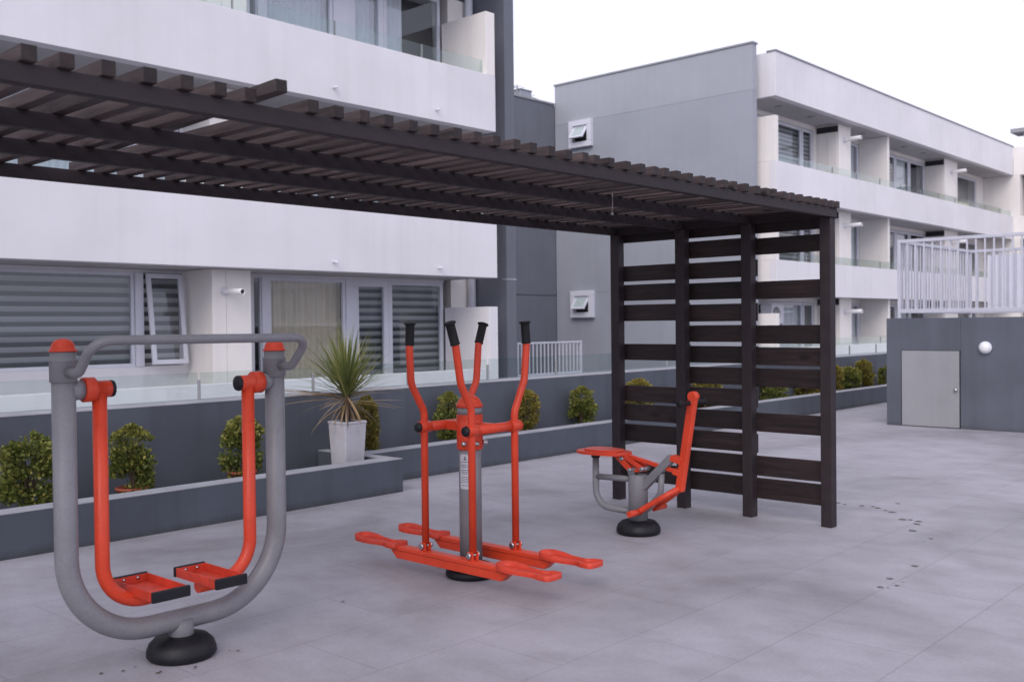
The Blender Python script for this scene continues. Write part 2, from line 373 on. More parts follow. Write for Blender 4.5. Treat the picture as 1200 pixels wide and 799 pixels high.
# ------------------------------------------------------------------ windows
def pleats(b, x0, x1, y, z0, z1, pitch=.105, amp=.034):
    n = max(8, int((x1-x0)/pitch*6)); a = []; c = []
    for i in range(n+1):
        xx = x0+(x1-x0)*i/n; yy = y+amp*math.sin(2*PI*(xx-x0)/pitch)+.006*math.sin(17*xx)
        a.append(b.bm.verts.new((xx,yy,z0))); c.append(b.bm.verts.new((xx,yy,z1)))
    b._fin([b.bm.faces.new((a[i],a[i+1],c[i+1],c[i])) for i in range(n)], True)
def tr(axis):
    """windows are modelled facing -Y; axis 'X' turns them to face -X"""
    return None
def window(parent, x0, x1, z0, z1, y, fw=.045, fill='blind', fill2=None, label=None, open_=0.0, name='window', dep=.06):
    """frame in the wall plane y (facing -Y), pane, and blind or curtain behind; open_ tilts the sash out at the foot"""
    f = MB()
    fr = [(x0,x1,z0,z0+fw),(x0,x1,z1-fw,z1),(x0,x0+fw,z0+fw,z1-fw),(x1-fw,x1,z0+fw,z1-fw)]
    R = None
    if open_: R = Matrix.Translation((0,y,z1)) @ Matrix.Rotation(-open_, 4, 'X') @ Matrix.Translation((0,-y,-z1))
    for a,b_,c,d in fr: f.box(a,b_,y,y+dep,c,d,.004,R)
    o = f.build(name, M['frame'], parent)
    if label: o['label'] = label
    p = MB(); p.box(x0+fw*.8, x1-fw*.8, y+dep*.4, y+dep*.4+.006, z0+fw*.8, z1-fw*.8, 0, R); p.build('pane', M['glass'], o)
    yb = y+dep+.05
    if fill == 'blind': MB().box(x0+.01, x1-.01, yb, yb+.004, z0+.01, z1-.01).build('blind', M['blind'], o)
    elif fill in ('curtain','curtain_w','curtain_y'):
        c = MB(); pleats(c, x0+.01, x1-.01, yb+.045, z0+.01, z1-.01); c.build('curtain', M[fill], o)
    return o

# ------------------------------------------------------------------ left building
B = thing('apartment_building', 'white apartment building behind the pergola with deep balcony bands and dark blinds', 'building', (3, 13, 0))
YF, YW = 11.7, 12.8
XE0, XE1 = 12.24, 12.45
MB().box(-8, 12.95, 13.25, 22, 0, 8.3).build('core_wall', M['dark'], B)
for zb, zt, zs in ((2.405, 3.345, 2.535), (4.88, 5.825, 5.01), (7.42, 8.62, 8.29)):
    MB().box(-8, XE1, YF, YF+.2, zb, zt, .006).build('balcony_front' if zb < 7 else 'roof_parapet', M['white'], B)
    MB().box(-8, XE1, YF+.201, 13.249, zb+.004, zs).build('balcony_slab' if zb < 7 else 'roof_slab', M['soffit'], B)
    if zb > 7: continue
    MB().box(XE0, XE1, YF+.004, YW-.02, zt+.001, zt+1.06, .006).build('end_wall', M['cream'], B)
    c = MB(); xx = -7.9
    while xx < 12.1:
        c.box(xx, min(xx+1.69, XE0-.01), YF+.09, YF+.10, zt+.001, zt+.245); xx += 1.705
    c.build('balcony_glass', M['rail_glass'], B)
    xx = -7.9
    while xx < 12.1: MB().box(xx-.015, xx, YF+.08, YF+.11, zt+.001, zt+.24).build('glass_joint', M['coping'], B); xx += 1.705
MB().box(-8, XE0-.006, YF, YF+.2, 0, .872, .005).build('upstand', M['white'], B)
MB().box(XE0, XE1, YF, YW-.02, 0, 1.915, .006).build('end_wall', M['white'], B)
for fl, (z0, z1) in enumerate(((0, 2.408), (2.536, 4.883), (5.011, 7.423))):
    sill = 1.095 if fl == 0 else z0+.03
    hd = z1-.045 if fl == 0 else z1-.10
    b = MB(); b.box(7.265, 7.478, 12.12, YW-.001, z0, z1-.004, .003); b.box(7.483, 7.87, 12.12, YW-.001, z0, z1-.004, .003); b.build('pier', M['cream'], B)
    w = MB()
    w.box(-8, 12.24, YW, 13.24, hd+.001, z1-.004)
    w.box(7.21, 8.355, YW, 13.24, z0, hd)
    w.box(-8, 7.209, YW, 13.24, z0, sill)
    w.build('window_wall', M['white'], B)
    MB().box(12.46, 12.95, 12.85, 13.249, z0, z1+(1.3 if fl < 2 else 0)).build('return_wall', M['cream'], B)
    fixed = 'blind' if fl == 0 else 'curtain_w'
    for x0, x1 in ((-3.0,-.6),(-.595,1.8),(1.805,4.195),(4.20,6.515)):
        window(B, x0, x1, sill+.001, hd, YW+.02, .045, fixed)
    MB().box(6.518, 6.632, YW-.015, YW+.07, sill+.001, hd, .004).build('mullion', M['frame'], B)
    if fl == 0:
        window(B, 6.655, 7.175, sill+.02, hd-.012, YW-.055, .062, 'none', None, 'tilted open sash of the left window', .125, 'open_sash', .04)
        MB().box(6.64, 7.205, YW+.10, YW+.104, sill+.005, hd).build('blind', M['blind'], B)
    else:
        window(B, 6.64, 7.205, sill+.001, hd, YW+.02, .06, fixed)
    DW = [('curtain_y',8.357,8.50,.02),('curtain',8.62,10.075,.055),('blind',10.24,10.985,.11),('blind',10.99,12.238,.07)]
    if fl: DW = [('curtain_w',8.357,8.50,.02),('curtain_w',8.62,9.90,.06),('curtain_w',10.24,10.95,.11),('none',10.955,12.238,.06)]
    for f_, x0, x1, fw in DW:
        window(B, x0, x1, z0+.031, hd, YW+.02, fw, f_, name='balcony_door' if 10.2 < x0 < 10.5 else 'window')
    for q0, q1 in ((8.502,8.618),(DW[1][2]+.002,10.238)): MB().box(q0, q1, YW, YW+.08, z0+.031, hd, .004).build('frame_post', M['frame'], B)
    if fl: cu = MB(); pleats(cu, 11.04, 11.50, YW+.17, z0+.04, hd); cu.build('curtain', M['curtain_w'], B)
for x, z in ((9.032,5.062),(11.062,5.047),(8.989,2.542),(11.076,2.527)):
    MB().cyl((x,YF-.11,z-.006),(x,YF+.01,z),.019,12).build('drain_spout', M['frame'], B)
MB().tube([(12.89,12.75,0),(12.89,12.75,8.3)], .072, 20).build('downpipe', M['frame'], B)

F = thing('wall_fin', 'tall dark blue grey wall fin closing the white building at its right end', 'wall', (13.1, 12.9, 0))
MB().box(13.0, 13.247, 11.991, 14.5, 0, 9.6, .004).build('wall', M['fin'], F)
MB().box(12.997, 13.25, 11.986, 12.1, 2.395, 2.425, .002).build('pale_strip', M['cap'], F)  # thin pale strip around the front edge of the fin
L_ = thing('link_wall', 'dark grey recessed building wall between the fin and the tall gable', 'building', (17, 19.7, 0))
b = MB(); b.box(13.3, 23.58, 19.69, 26, 2.50, 8.28); b.box(13.3, 23.58, 19.69, 26, 0, 2.47); b.box(13.3, 23.58, 19.72, 26, 2.471, 2.499); b.build('wall', M['fin'], L_)
MB().box(13.3, 23.58, 19.66, 20.0, 8.282, 8.34, .004).build('coping', M['coping'], L_)

# ------------------------------------------------------------------ right building
R_ = thing('apartment_building', 'grey gabled apartment block with three storeys of white balconies on the right', 'building', (30, 14, 0))
XG = 23.6
b = MB(); b.box(XG, XG+.21, 12.98, 19.69, 0, 2.535); b.box(XG, XG+.21, 12.98, 19.69, 2.553, 7.652)
b.box(XG+.006, XG+.205, 12.985, 19.685, 2.53, 7.68); b.build('gable_wall', M['gable'], R_)
MB().box(XG, XG+.21, 12.98, 19.69, 7.668, 8.86).build('gable_top_panel', M['gable_top'], R_)
MB().box(XG-.03, XG+.24, 12.95, 19.72, 8.861, 8.91, .004).build('coping', M['coping'], R_)
for zc0 in (1.80, 6.87):
    y0, y1, z0, z1 = 18.22, 19.06, zc0, zc0+.80
    f = MB()
    for a,b_,c,d in ((y0,y1,z0,z0+.16),(y0,y1,z1-.16,z1),(y0,y0+.15,z0+.16,z1-.16),(y1-.15,y1,z0+.16,z1-.16)): f.box(XG-.14, XG-.001, a, b_, c, d, .008)
    o = f.build('vent_window', M['frame'], R_)
    s = MB(); Rm = Matrix.Translation((XG-.06,0,z1-.17)) @ Matrix.Rotation(.62,4,'Y') @ Matrix.Translation((-XG+.06,0,-z1+.17))
    for a,b_,c,d in ((y0+.16,y1-.16,z0+.17,z0+.23),(y0+.16,y1-.16,z1-.24,z1-.18),(y0+.16,y0+.23,z0+.23,z1-.24),(y1-.23,y1-.16,z0+.23,z1-.24)): s.box(XG-.08, XG-.04, a, b_, c, d, .003, Rm)
    s.build('sash', M['frame'], o)
    MB().box(XG-.065, XG-.059, y0+.2, y1-.2, z0+.2, z1-.2, 0, Rm).build('pane', M['frosted'], o)
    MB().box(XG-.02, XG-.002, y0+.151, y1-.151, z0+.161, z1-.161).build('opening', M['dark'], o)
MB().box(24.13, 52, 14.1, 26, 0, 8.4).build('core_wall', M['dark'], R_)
MB().box(24.12, 44.5, 12.6, 12.82, 7.53, 8.69, .006).build('roof_parapet', M['white'], R_)
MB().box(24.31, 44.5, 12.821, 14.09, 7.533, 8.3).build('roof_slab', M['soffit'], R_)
MB().box(24.123, 24.30, 12.821, 14.05, 7.536, 8.688).build('parapet_return', M['white'], R_)
MB().box(24.09, 44.5, 12.57, 12.85, 8.691, 8.73, .004).build('coping', M['coping'], R_)
MB().box(XG+.211, 24.119, 13.3, 19.6, 0, 7.52).build('end_return', M['gable'], R_)
YR, YP = 13.764, 13.058
for fi, Fz in enumerate((4.90, 2.30, -.30)):
    if fi < 2:
        MB().box(24.12, 44.5, 12.6, 12.80, Fz, Fz+.94, .006).build('balcony_front', M['white'], R_)
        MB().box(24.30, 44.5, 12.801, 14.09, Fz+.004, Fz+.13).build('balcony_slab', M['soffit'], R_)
    else:
        MB().box(24.12, 44.5, 12.6, 12.80, 0, .90, .006).build('upstand', M['white'], R_)
    zt = Fz+.94 if fi < 2 else .90
    gl = MB(); xx = 24.32
    while xx < 43.5:
        gl.box(xx, xx+1.68, 12.70, 12.71, zt+.001, zt+.235); MB().box(xx-.02, xx, 12.69, 12.72, zt+.001, zt+.22).build('glass_joint', M['coping'], R_); xx += 1.70
    gl.build('balcony_glass', M['rail_glass'], R_)
    z0 = max(Fz+.131, .01); z1 = Fz+2.629; zh = Fz+2.48
    if fi < 2: MB().box(24.124, 24.29, 12.801, YR, Fz+.003, Fz+.94, .003).build('end_return', M['cream'], R_)
    MB().box(24.121, 24.29, 12.62, YR, zt+.001 if fi<2 else .901, Fz+2.13, .006).build('end_wall', M['cream'], R_)
    w = MB(); w.box(24.13, 44.5, YR, 14.09, zh+.01, z1)                       # heads
    for a, c in ((24.30,25.2),(28.72,29.78),(32.05,32.4),(37.88,39.24),(43.6,44.5)): w.box(a, c, YR, 14.09, z0, zh+.009)
    w.build('window_wall', M['cream'], R_)
    for a, c in ((28.93,29.78),(37.87,39.23)):
        p = MB(); p.box(a, c, YP, YR-.001, z0, z1, .008); p.build('pier', M['cream'], R_)
        d = MB()
        for q in range(2): d.box(a-.018, a-.001, YP+.06+q*.30, YP+.34+q*.30, z0, Fz+2.33, .003)
        d.build('cupboard_door', M['cream'], R_)
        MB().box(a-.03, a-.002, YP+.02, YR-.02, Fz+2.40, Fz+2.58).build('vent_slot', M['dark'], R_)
    MB().box(32.04, 32.2, 12.83, YR-.001, z0, z1, .006).build('partition', M['cream'], R_)
    wl = [('blind',25.2,26.4),('blind',26.41,27.97),('blind',28.0,28.7),('none',29.79,30.9),('curtain_w',30.91,32.03),
          ('curtain_w',32.42,34.0),('blind',34.02,35.1),('curtain_w',35.12,36.4),('none',36.42,37.86),('curtain_w',39.26,41.2),('none',41.22,43.58)]
    if fi == 2: wl[1] = ('curtain_w',26.41,27.97); wl[2] = ('none',28.0,28.7)
    for fl, a, c in wl: window(R_, a, c, z0, zh, YR+.02, .09, fl)
    for yv in (13.2,):
        for xv in (25.4, 27.4, 31.0, 34.4, 36.2, 41.0):
            MB().lathe([(.11,0),(.11,-.012),(.08,-.02),(0,-.021)], (xv,yv,z1+.002)).build('ceiling_light', M['coping'], R_)

W_ = thing('apartment_wing', 'warm white building wing turned towards the courtyard at the far right edge', 'building', (46, 6, 0))
MB().box(45.9, 52, -6, 14.0, 0, 8.4).build('core_wall', M['dark'], W_)
MB().box(44.52, 44.74, -6, 12.6, 7.53, 8.69, .006).build('roof_parapet', M['cream'], W_)
MB().box(44.741, 45.89, -6, 14.0, 7.533, 8.3).build('roof_slab', M['soffit'], W_)
for Fz in (4.90, 2.30):
    MB().box(44.52, 44.72, -6, 12.35, Fz, Fz+.94, .006).build('balcony_front', M['cream'], W_)
    MB().box(44.721, 45.89, -6, 14.0, Fz+.004, Fz+.13).build('balcony_slab', M['soffit'], W_)
MB().box(44.52, 44.72, -6, 12.35, 0, .9, .006).build('upstand', M['cream'], W_)
MB().box(44.52, 44.90, 12.351, 13.9, 0, 7.529, .006).build('corner_pier', M['cream'], W_)
for Fz in (4.90, 2.30, -.3):
    z0 = max(.01, Fz+.131)
    w = MB(); w.box(45.6, 45.89, -6, 14.0, Fz+2.45, Fz+2.629)
    for a, c in ((10.4,11.0),(7.4,8.0),(4.0,4.8),(12.2,13.9)): w.box(45.6, 45.89, a, c, z0, Fz+2.449)
    w.build('window_wall', M['cream'], W_)
    for a, c in ((11.02,12.18),(8.02,10.38),(4.82,7.38),(1.0,3.98)):
        f = MB()
        for p, q, r, s in ((a,c,z0,z0+.09),(a,c,Fz+2.36,Fz+2.448),(a,a+.09,z0+.09,Fz+2.36),(c-.09,c,z0+.09,Fz+2.36)): f.box(45.64,45.7,p,q,r,s,.004)
        o = f.build('window', M['frame'], W_)
        MB().box(45.665,45.671,a+.08,c-.08,z0+.08,Fz+2.37).build('pane', M['glass'], o)
        MB().box(45.78,45.785,a+.01,c-.01,z0+.01,Fz+2.44).build('curtain', M['curtain_y'], o)
ch = MB(); ch.box(44.9,45.5,11.7,12.3,8.301,9.30,.006); ch.build('chimney', M['cream'], W_)
MB().box(44.65,45.75,11.55,12.75,9.301,9.47,.01).build('chimney_cap', M['coping'], W_)

# wall lamps: white tubes standing out from the piers
def wall_lamp(x, yw, z, Ln, r, label, droop, parent_group):
    t = thing('wall_lamp', label, 'wall lamp', (x, yw, z), parent_group)
    MB().lathe([(r*1.35,0),(r*1.35,-.02),(r*.9,-.035),(0,-.036)], (x, yw-.001, z), (0,1,0)).build('wall_plate', M['frame'], t)
    e = Vector((x, yw-Ln, z-droop)); a = Vector((x, yw-.03, z))
    d = (e-a).normalized()
    b = MB(); b.lathe([(0,0),(r*.95,.0),(r,.01),(r,(e-a).length-.01),(r*.92,(e-a).length),(r*.80,(e-a).length),(r*.78,(e-a).length-.03),(0,(e-a).length-.031)], a, d)
    b.build('tube', M['lampglass'], t)
    MB().lathe([(r*.72,0),(r*.72,.012),(r*.3,.02),(0,.021)], a+d*((e-a).length-.029), d).build('lens', M['dark'], t)
wall_lamp(7.46, 12.12, 2.105, .44, .043, 'small white tube lamp with a dark end on the pier near the open window', .02, None)
nm = {4.9:'top floor', 2.3:'middle floor', -.3:'ground floor'}
for Fz in (4.90, 2.30, -.30):
    wall_lamp(29.30, YP, Fz+2.20, .54, .062, 'white tube lamp on the %s pier of the grey gabled block, nearest the gable' % nm[Fz], 0, 'tube lamps on the balcony piers')
    if Fz > 0: wall_lamp(38.55, YP, Fz+2.20, .54, .062, 'white tube lamp on the %s farther pier of the grey gabled block' % nm[Fz], 0, 'tube lamps on the balcony piers')

# roof things above the link wall
def antenna(x, y, z, h, label, fl):
    t = thing('antenna', label, 'antenna', (x, y, z), 'aerials on the recessed roof')
    MB().cyl((x,y,z),(x,y,z+h),.018,8).build('mast', M['cap'], t)
    a = MB(); a.cyl((x-.25,y,z+h-.05),(x+.45,y,z+h-.12),.010,6)
    for k in range(3): a.cyl((x-.2+k*.14,y-.22,z+h-.055-k*.014),(x-.2+k*.14,y+.22,z+h-.055-k*.014),.008,6)
    a.build('elements', M['cap'], t)
    MB().box(x+.02*fl, x+.16*fl, y-.05, y+.05, z+h*.45, z+h*.62, .01).build('junction_box', M['cap'], t)
antenna(22.9, 20.6, 8.28, .65, 'thin roof aerial left of the small roof box', 1)
antenna(24.3-.55, 20.9, 8.28, .60, 'thin roof aerial right of the small roof box, next to the gable', -1)
t = thing('roof_box', 'small pale vent box on the recessed dark roof', 'vent', (23.2, 20.8, 8.28))
MB().box(22.95,23.45,20.5,21.3,8.281,8.80,.01).build('housing', M['gable'], t)
MB().box(22.93,23.47,20.48,21.32,8.801,8.84,.006).build('lid', M['coping'], t)

# small metal gate railing behind the glass
t = thing('metal_railing', 'short white barred railing behind the glass, right of the dark fin', 'railing', (14.6, 12.4, 0))
b = MB(); b.box(13.69,15.60,12.385,12.415,1.24,1.275,.003); b.box(13.69,15.60,12.385,12.415,.64,.68,.003); b.build('rails', M['rail'], t)
for x in (13.71, 15.58): MB().box(x-.022,x+.022,12.378,12.422,0,1.277,.003).build('post', M['rail'], t)
n = 17
b = MB()
for k in range(1, n): b.box(13.71+1.87*k/n-.012, 13.71+1.87*k/n+.012, 12.39, 12.41, .679, 1.241)
b.build('bars', M['rail'], t)

# ------------------------------------------------------------------ utility room with railing on its roof
U = thing('utility_room', 'slate grey block on the right with a low steel door', 'outbuilding', (17, 4, 0))
XU = 15.3
b = MB(); b.box(XU, 19.2, 5.935, 6.157, 0, 1.638, .004); b.box(XU, 19.2, -2, 5.06, 0, 1.638, .004); b.box(XU, 19.2, 5.0605, 5.9345, 1.152, 1.637)
b.box(XU+.08, 19.19, 5.0605, 5.9345, 0, 1.15); b.build('wall', M['slate_pale'], U)
d = MB(); d.box(XU-.012, XU+.03, 5.078, 5.92, .012, 1.145, .003); d.build('door', M['door'], U)
dd = [o for o in COL.objects if o.parent == U and o.name.startswith('door')][0]
MB().lathe([(.012,0),(.012,.03),(.024,.035),(.024,.05),(0,.055)], (XU-.012,5.115,.575), (-1,0,0), 16).build('handle', M['steel'], dd)
t = thing('bulkhead_lamp', 'round white lamp on the slate grey block beside the steel door', 'wall lamp', (XU, 4.71, 1.2))
MB().lathe([(.090,0),(.090,.03),(.082,.04)], (XU-.001,4.71,1.2), (-1,0,0)).build('base', M['frame'], t)
MB().lathe([(.081,.02),(.079,.05),(.062,.078),(.03,.092),(0,.095)], (XU-.001,4.71,1.2), (-1,0,0)).build('diffuser', M['lampglass'], t)
t = thing('roof_railing', 'tall white barred railing on top of the slate grey block', 'railing', (17, 4, 1.638))
xr, xb, yl, yr0 = 15.42, 18.67, 6.0, -1.9
b = MB()
for z0, z1 in ((2.79,2.84),(1.715,1.775)):
    b.box(xr-.02, xr+.02, yr0, yl+.02, z0, z1, .004); b.box(xr+.0205, xb-.0205, yl-.02, yl+.02, z0, z1, .004); b.box(xb-.02, xb+.02, yr0, yl+.02, z0, z1, .004)
b.build('rails', M['rail'], t)
for x, y in ((xr,yl),(xb,yl),(xr,2.0),(xb,2.0),(xr,-1.88),(xb,-1.88)): MB().box(x-.022,x+.022,y-.022,y+.022,1.639,2.842,.004).build('post', M['rail'], t)
b = MB(); y = yl-.125
while y > yr0: b.box(xr-.011,xr+.011,y-.011,y+.011,1.77,2.795); y -= .125
y = yl-.125
while y > yr0: b.box(xb-.011,xb+.011,y-.011,y+.011,1.77,2.795); y -= .125
x = xr+.125
while x < xb-.05: b.box(x-.011,x+.011,yl-.011,yl+.011,1.77,2.795); x += .125
b.build('bars', M['rail'], t)
MB().box(xb+.025, xb+.045, 1.0, 5.72, 1.80, 2.74).build('rear_panel', M['frame'], t)

# ------------------------------------------------------------------ pergola
P = thing('pergola', 'long dark brown timber pergola with slatted roof and slatted end screen', 'pergola', (7.4, 4.45, 0))
posts = [(3.40,3.49),(4.085,4.175),(4.725,4.815),(5.42,5.51)]
for (a, c) in posts:
    MB().box(7.37, 7.46, a, c, 0, 2.404, .004).build('post', M['beam'], P)
    MB().box(-1.55, -1.46, a, c, 0, 2.404, .004).build('post', M['beam'], P)
for (a, c) in ((3.385,3.435),(4.105,4.155),(4.745,4.795),(5.465,5.515)):
    MB().box(-1.62, 7.462, a, c, 2.405, 2.475, .004).build('beam', M['beam'], P)
MB().box(7.40, 7.45, 3.436, 4.104, 2.406, 2.474, .003).build('cross_beam', M['beam'], P)
MB().box(7.40, 7.45, 4.156, 4.744, 2.406, 2.474, .003).build('cross_beam', M['beam'], P)
MB().box(7.40, 7.45, 4.796, 5.464, 2.406, 2.474, .003).build('cross_beam', M['beam'], P)
BX = [1.39,1.514,1.66,1.808,1.953,2.091,2.226,2.52,2.654,2.792,2.928,3.073,3.206,3.347,3.482,3.613,3.756,3.894,4.034,4.178,4.31,4.421,4.559,4.705,4.851,4.988,5.103,5.231,5.372,5.511,5.638,5.783,5.915,6.054,6.225,6.334,6.45,6.595,6.726,6.843,7.0,7.128,7.26,7.376,7.462]
BX = [1.39-.142*k for k in range(20,0,-1)] + BX
for i, x in enumerate(BX):
    rn = random.Random(i); h = .050+.006*rn.random(); y0 = 3.37-.012*rn.random(); y1 = 5.53+.05*rn.random()
    skew = .012*(rn.random()-.5)
    zz = 2.4755
    b = MB(); b.hexa([(x-.052,y0,zz),(x,y0,zz),(x-.052+skew,y1,zz),(x+skew,y1,zz),(x-.052,y0,zz+h),(x,y0,zz+h),(x-.052+skew,y1,zz+h),(x+skew,y1,zz+h)], .003)
    b.bm.faces.ensure_lookup_table()
    for f in b.bm.faces:
        if f.calc_center_median().y < y0+.004: f.material_index = 1
    o = b.build('roof_slat', [M['slat'], M['wood']], P)
# the loose slat, pushed out and lifted at its front end
b = MB(); b.bar((2.285,3.285,2.538),(2.345,5.2,2.503),.052,.05,.003); b.bm.normal_update()
for f in b.bm.faces:
    if f.normal.y < -.6: f.material_index = 1
o = b.build('roof_slat', [M['slat'], M['wood']], P); o['label'] = 'loose roof slat sticking out and lifted at its front end'
BAYS = [((3.46,4.16), [(2.33,2.43),(2.155,2.29),(1.79,1.935),(1.425,1.575),(1.248,1.395),(1.07,1.222),(.70,.856),(.335,.50),(.148,.316)]),
        ((4.10,4.80), [(2.335,2.435),(2.16,2.306),(1.98,2.12),(1.80,1.945),(1.612,1.76),(1.437,1.58),(1.258,1.402),(1.077,1.222),(.895,1.045),(.702,.856),(.518,.674),(.335,.494),(.155,.312)]),
        ((4.74,5.50), [(2.335,2.43),(1.984,2.124),(1.808,1.954),(1.624,1.772),(1.271,1.417),(.894,1.038),(.72,.871),(.53,.688),(.178,.345)])]
for bi, ((ya, yb), rows) in enumerate(BAYS):
    for k, (z0, z1) in enumerate(rows):
        off = .0225*(bi == 1)
        rn = random.Random(bi*50+k)
        x0 = 7.4605 + off
        MB().box(x0, x0+.021, ya-.01*rn.random()-(.02 if bi==0 else 0), yb+.01*rn.random(), z0, z1, .002).build('screen_board', M['wood'], P)
t = thing('hanging_wire', 'thin pale wire hanging from the pergola roof near its screen end', 'wire', (5.0,4.4,2.47))
MB().tube([(5.42,4.03,2.473),(5.421,4.029,2.41),(5.418,4.031,2.345)], .0035, 6).build('strand', M['rust'], t)
MB().lathe([(0,0),(.012,.004),(.008,.018),(0,.02)], (5.418,4.031,2.326), n=10).build('knot', M['rust'], t)

# ------------------------------------------------------------------ machine 1: air walker
A = thing('air_walker', 'red and grey air walker exercise machine with two swinging footplates in the foreground', 'exercise machine', (2.567,4.62,0))
yA, xl, xr_ = 4.62, 2.0, 3.14
def rubber(parent, x, y, r, h=.085, zb=0.0):
    q = (h-zb)/.085; b = MB(); b.lathe([(r*.93,zb),(r,zb+.012*q),(r*1.0,zb+.03*q),(r*.93,zb+.055*q),(r*.78,zb+.075*q),(r*.5,h),(0,h+.002)], (x,y,.001), n=36)
    return b.build('rubber_base', M['rubber'], parent)
rubber(A, 2.567, yA, .170, .066, -.0427)
b = MB(); b.lathe([(.062,.03),(.060,.09),(.064,.150)], (2.567,yA,0)); b.build('stub', M['grey'], A)
b = MB(); b.tube(fillet([(xl,yA,1.47),(xl,yA,.143),(xr_,yA,.143),(xr_,yA,1.445)], .40, 16), .0525, 28); b.build('frame', M['grey'], A)
for x, zt in ((xl,1.50),(xr_,1.475)):
    b = MB(); b.lathe([(.0535,zt-.14),(.060,zt-.138),(.060,zt-.042),(.062,zt-.04),(.062,zt-.035),(.056,zt-.034),(.056,zt)], (x,yA,0)); b.build('collar', M['grey'], A)
    b = MB(); b.lathe([(.060,zt+.0005),(.062,zt+.004),(.060,zt+.010),(.054,zt+.012),(.050,zt+.032),(.036,zt+.052),(.016,zt+.060),(0,zt+.062)], (x,yA,0)); b.build('cap', M['red'], A)
zr = 1.552; za = 1.405
rp = [(xl,yA-.045,za),(xl,yA-.16,za),(xl,yA-.31,zr),(xr_,yA-.31,zr-.004),(xr_,yA-.16,za-.01),(xr_,yA-.045,za-.01)]
b = MB(); b.tube(fillet(rp, [.06,.09,.09,.06], 8), .0225, 18); b.build('handrail', M['grey'], A)
for sgn, x, xin, zt in ((1, xl, 2.405, 1.32), (-1, xr_, 2.66, 1.31)):
    ax = lambda d: (x+sgn*d, yA, zt)
    b = MB(); b.cyl(ax(.03), ax(.086), .046, 24); b.build('axle_housing', M['grey'], A)
    sw = thing_part = MB()
    sw.lathe([(.050,.087),(.058,.089),(.058,.140),(.054,.143),(.040,.145),(.040,.215),(.038,.218)], (x,yA,zt), (sgn,0,0))
    xleg = x+sgn*.168
    sw.tube(fillet([(xleg,yA,zt),(xleg,yA,.288),(xin,yA,.288)], .20, 14), .0335, 22)
    o = sw.build('swing_leg', M['red'], A)
    MB().lathe([(.039,.2181),(.041,.221),(.039,.234),(.022,.242),(0,.243)], (x,yA,zt), (sgn,0,0)).build('end_cap', M['rubber'], o)
    # footplate: shallow tray with black bumpers on both ends
    px0, px1 = (2.303, 2.488) if sgn > 0 else (2.628, 2.793)
    y0, y1, z0 = (yA-.208, yA+.186, .318) if sgn > 0 else (yA-.222, yA+.152, .318)
    f = MB(); f.box(px0, px1, y0, y1, z0, z0+.006)
    f.box(px0, px0+.006, y0, y1, z0+.0065, z0+.046); f.box(px1-.006, px1, y0, y1, z0+.0065, z0+.046)
    f.box(px0+.0065, px1-.0065, y1-.006, y1, z0+.0065, z0+.044); f.box(px0+.0065, px1-.0065, y0, y0+.006, z0+.0065, z0+.044)
    fp = f.build('footplate', M['redworn'], A)
    for ys, ye in ((y0-.022, y0-.001), (y1+.001, y1+.022)):
        q = MB(); q.box(px0-.006, px1+.006, ys, ye, z0-.003, z0+.050, .006); q.build('bumper', M['rubber'], fp)
    for yy in (y1-.0065,):
        for xx in (.3,.7): MB().lathe([(.008,0),(.008,-.005),(0,-.007)], (px0+(px1-px0)*xx, yy, z0+.03), (0,1,0), 10).build('screw', M['steel'], fp)

# ------------------------------------------------------------------ machine 2: elliptical walker
E = thing('elliptical_walker', 'red double elliptical exercise machine with four black handle grips in the middle', 'exercise machine', (4.53,4.515,0))
cx, cy = 4.53, 4.515
rubber(E, cx, cy, .165)
b = MB(); b.lathe([(.072,.06),(.072,1.06)], (cx,cy,0), n=32); b.lathe([(.079,1.036),(.079,1.078)], (cx,cy,0), n=32); b.build('column', M['grey'], E)
b = MB(); b.lathe([(.080,.812),(.084,.818),(.084,1.03),(.080,1.035)], (cx,cy,0), n=32)
for zz in (1.0, 1.012, 1.024): b.lathe([(.0845,zz),(.0865,zz+.003),(.0845,zz+.006)], (cx,cy,0), n=32)
b.build('head_sleeve', M['red'], E)
b = MB(); b.lathe([(.080,1.0785),(.086,1.083),(.086,1.10),(.078,1.103),(.070,1.125),(.050,1.147),(.022,1.157),(0,1.159)], (cx,cy,0), n=32); b.build('cap', M['red'], E)
for a in (-2.75, -1.9, -.9, .4):
    d = Vector((math.cos(a), math.sin(a), 0)); b = MB(); b.lathe([(.017,0),(.017,.012),(.013,.018),(.013,.03),(0,.034)], Vector((cx,cy,.855))+d*.0835, d, 12); b.build('bolt', M['steel'], E)
# sticker wrapped on the column with printed lines and an emblem
def wrap(b, a0, a1, z0, z1, r, n=10):
    p = [(cx+r*math.cos(a0+(a1-a0)*k/n), cy+r*math.sin(a0+(a1-a0)*k/n)) for k in range(n+1)]
    lo = [b.bm.verts.new((x,y,z0)) for x,y in p]; hi = [b.bm.verts.new((x,y,z1)) for x,y in p]
    b._fin([b.bm.faces.new((lo[k],lo[k+1],hi[k+1],hi[k])) for k in range(n)], True)
a0, a1 = PI*.93, PI*1.40
st = MB(); wrap(st, a0, a1, .565, .785, .0728); so = st.build('sticker', M['sticker'], E)
pr = MB(); rnd = random.Random(3)
z = .735
while z > .575:
    s0 = a0+.10+.1*rnd.random(); 
    while s0 < a1-.15:
        wln = .05+.14*rnd.random(); wrap(pr, s0, min(s0+wln,a1-.08), z, z+.005, .0733, 3); s0 += wln+.04
    z -= .0115 if rnd.random() < .8 else .02
am = (a0+a1)/2 - .2
for rr in (.0,): 
    for k in range(6): wrap(pr, am-.16+.026*k, am+.16-.026*k, .748+.005*k, .7515+.005*k, .0733, 3)
pr.build('printing', M['print'], so)
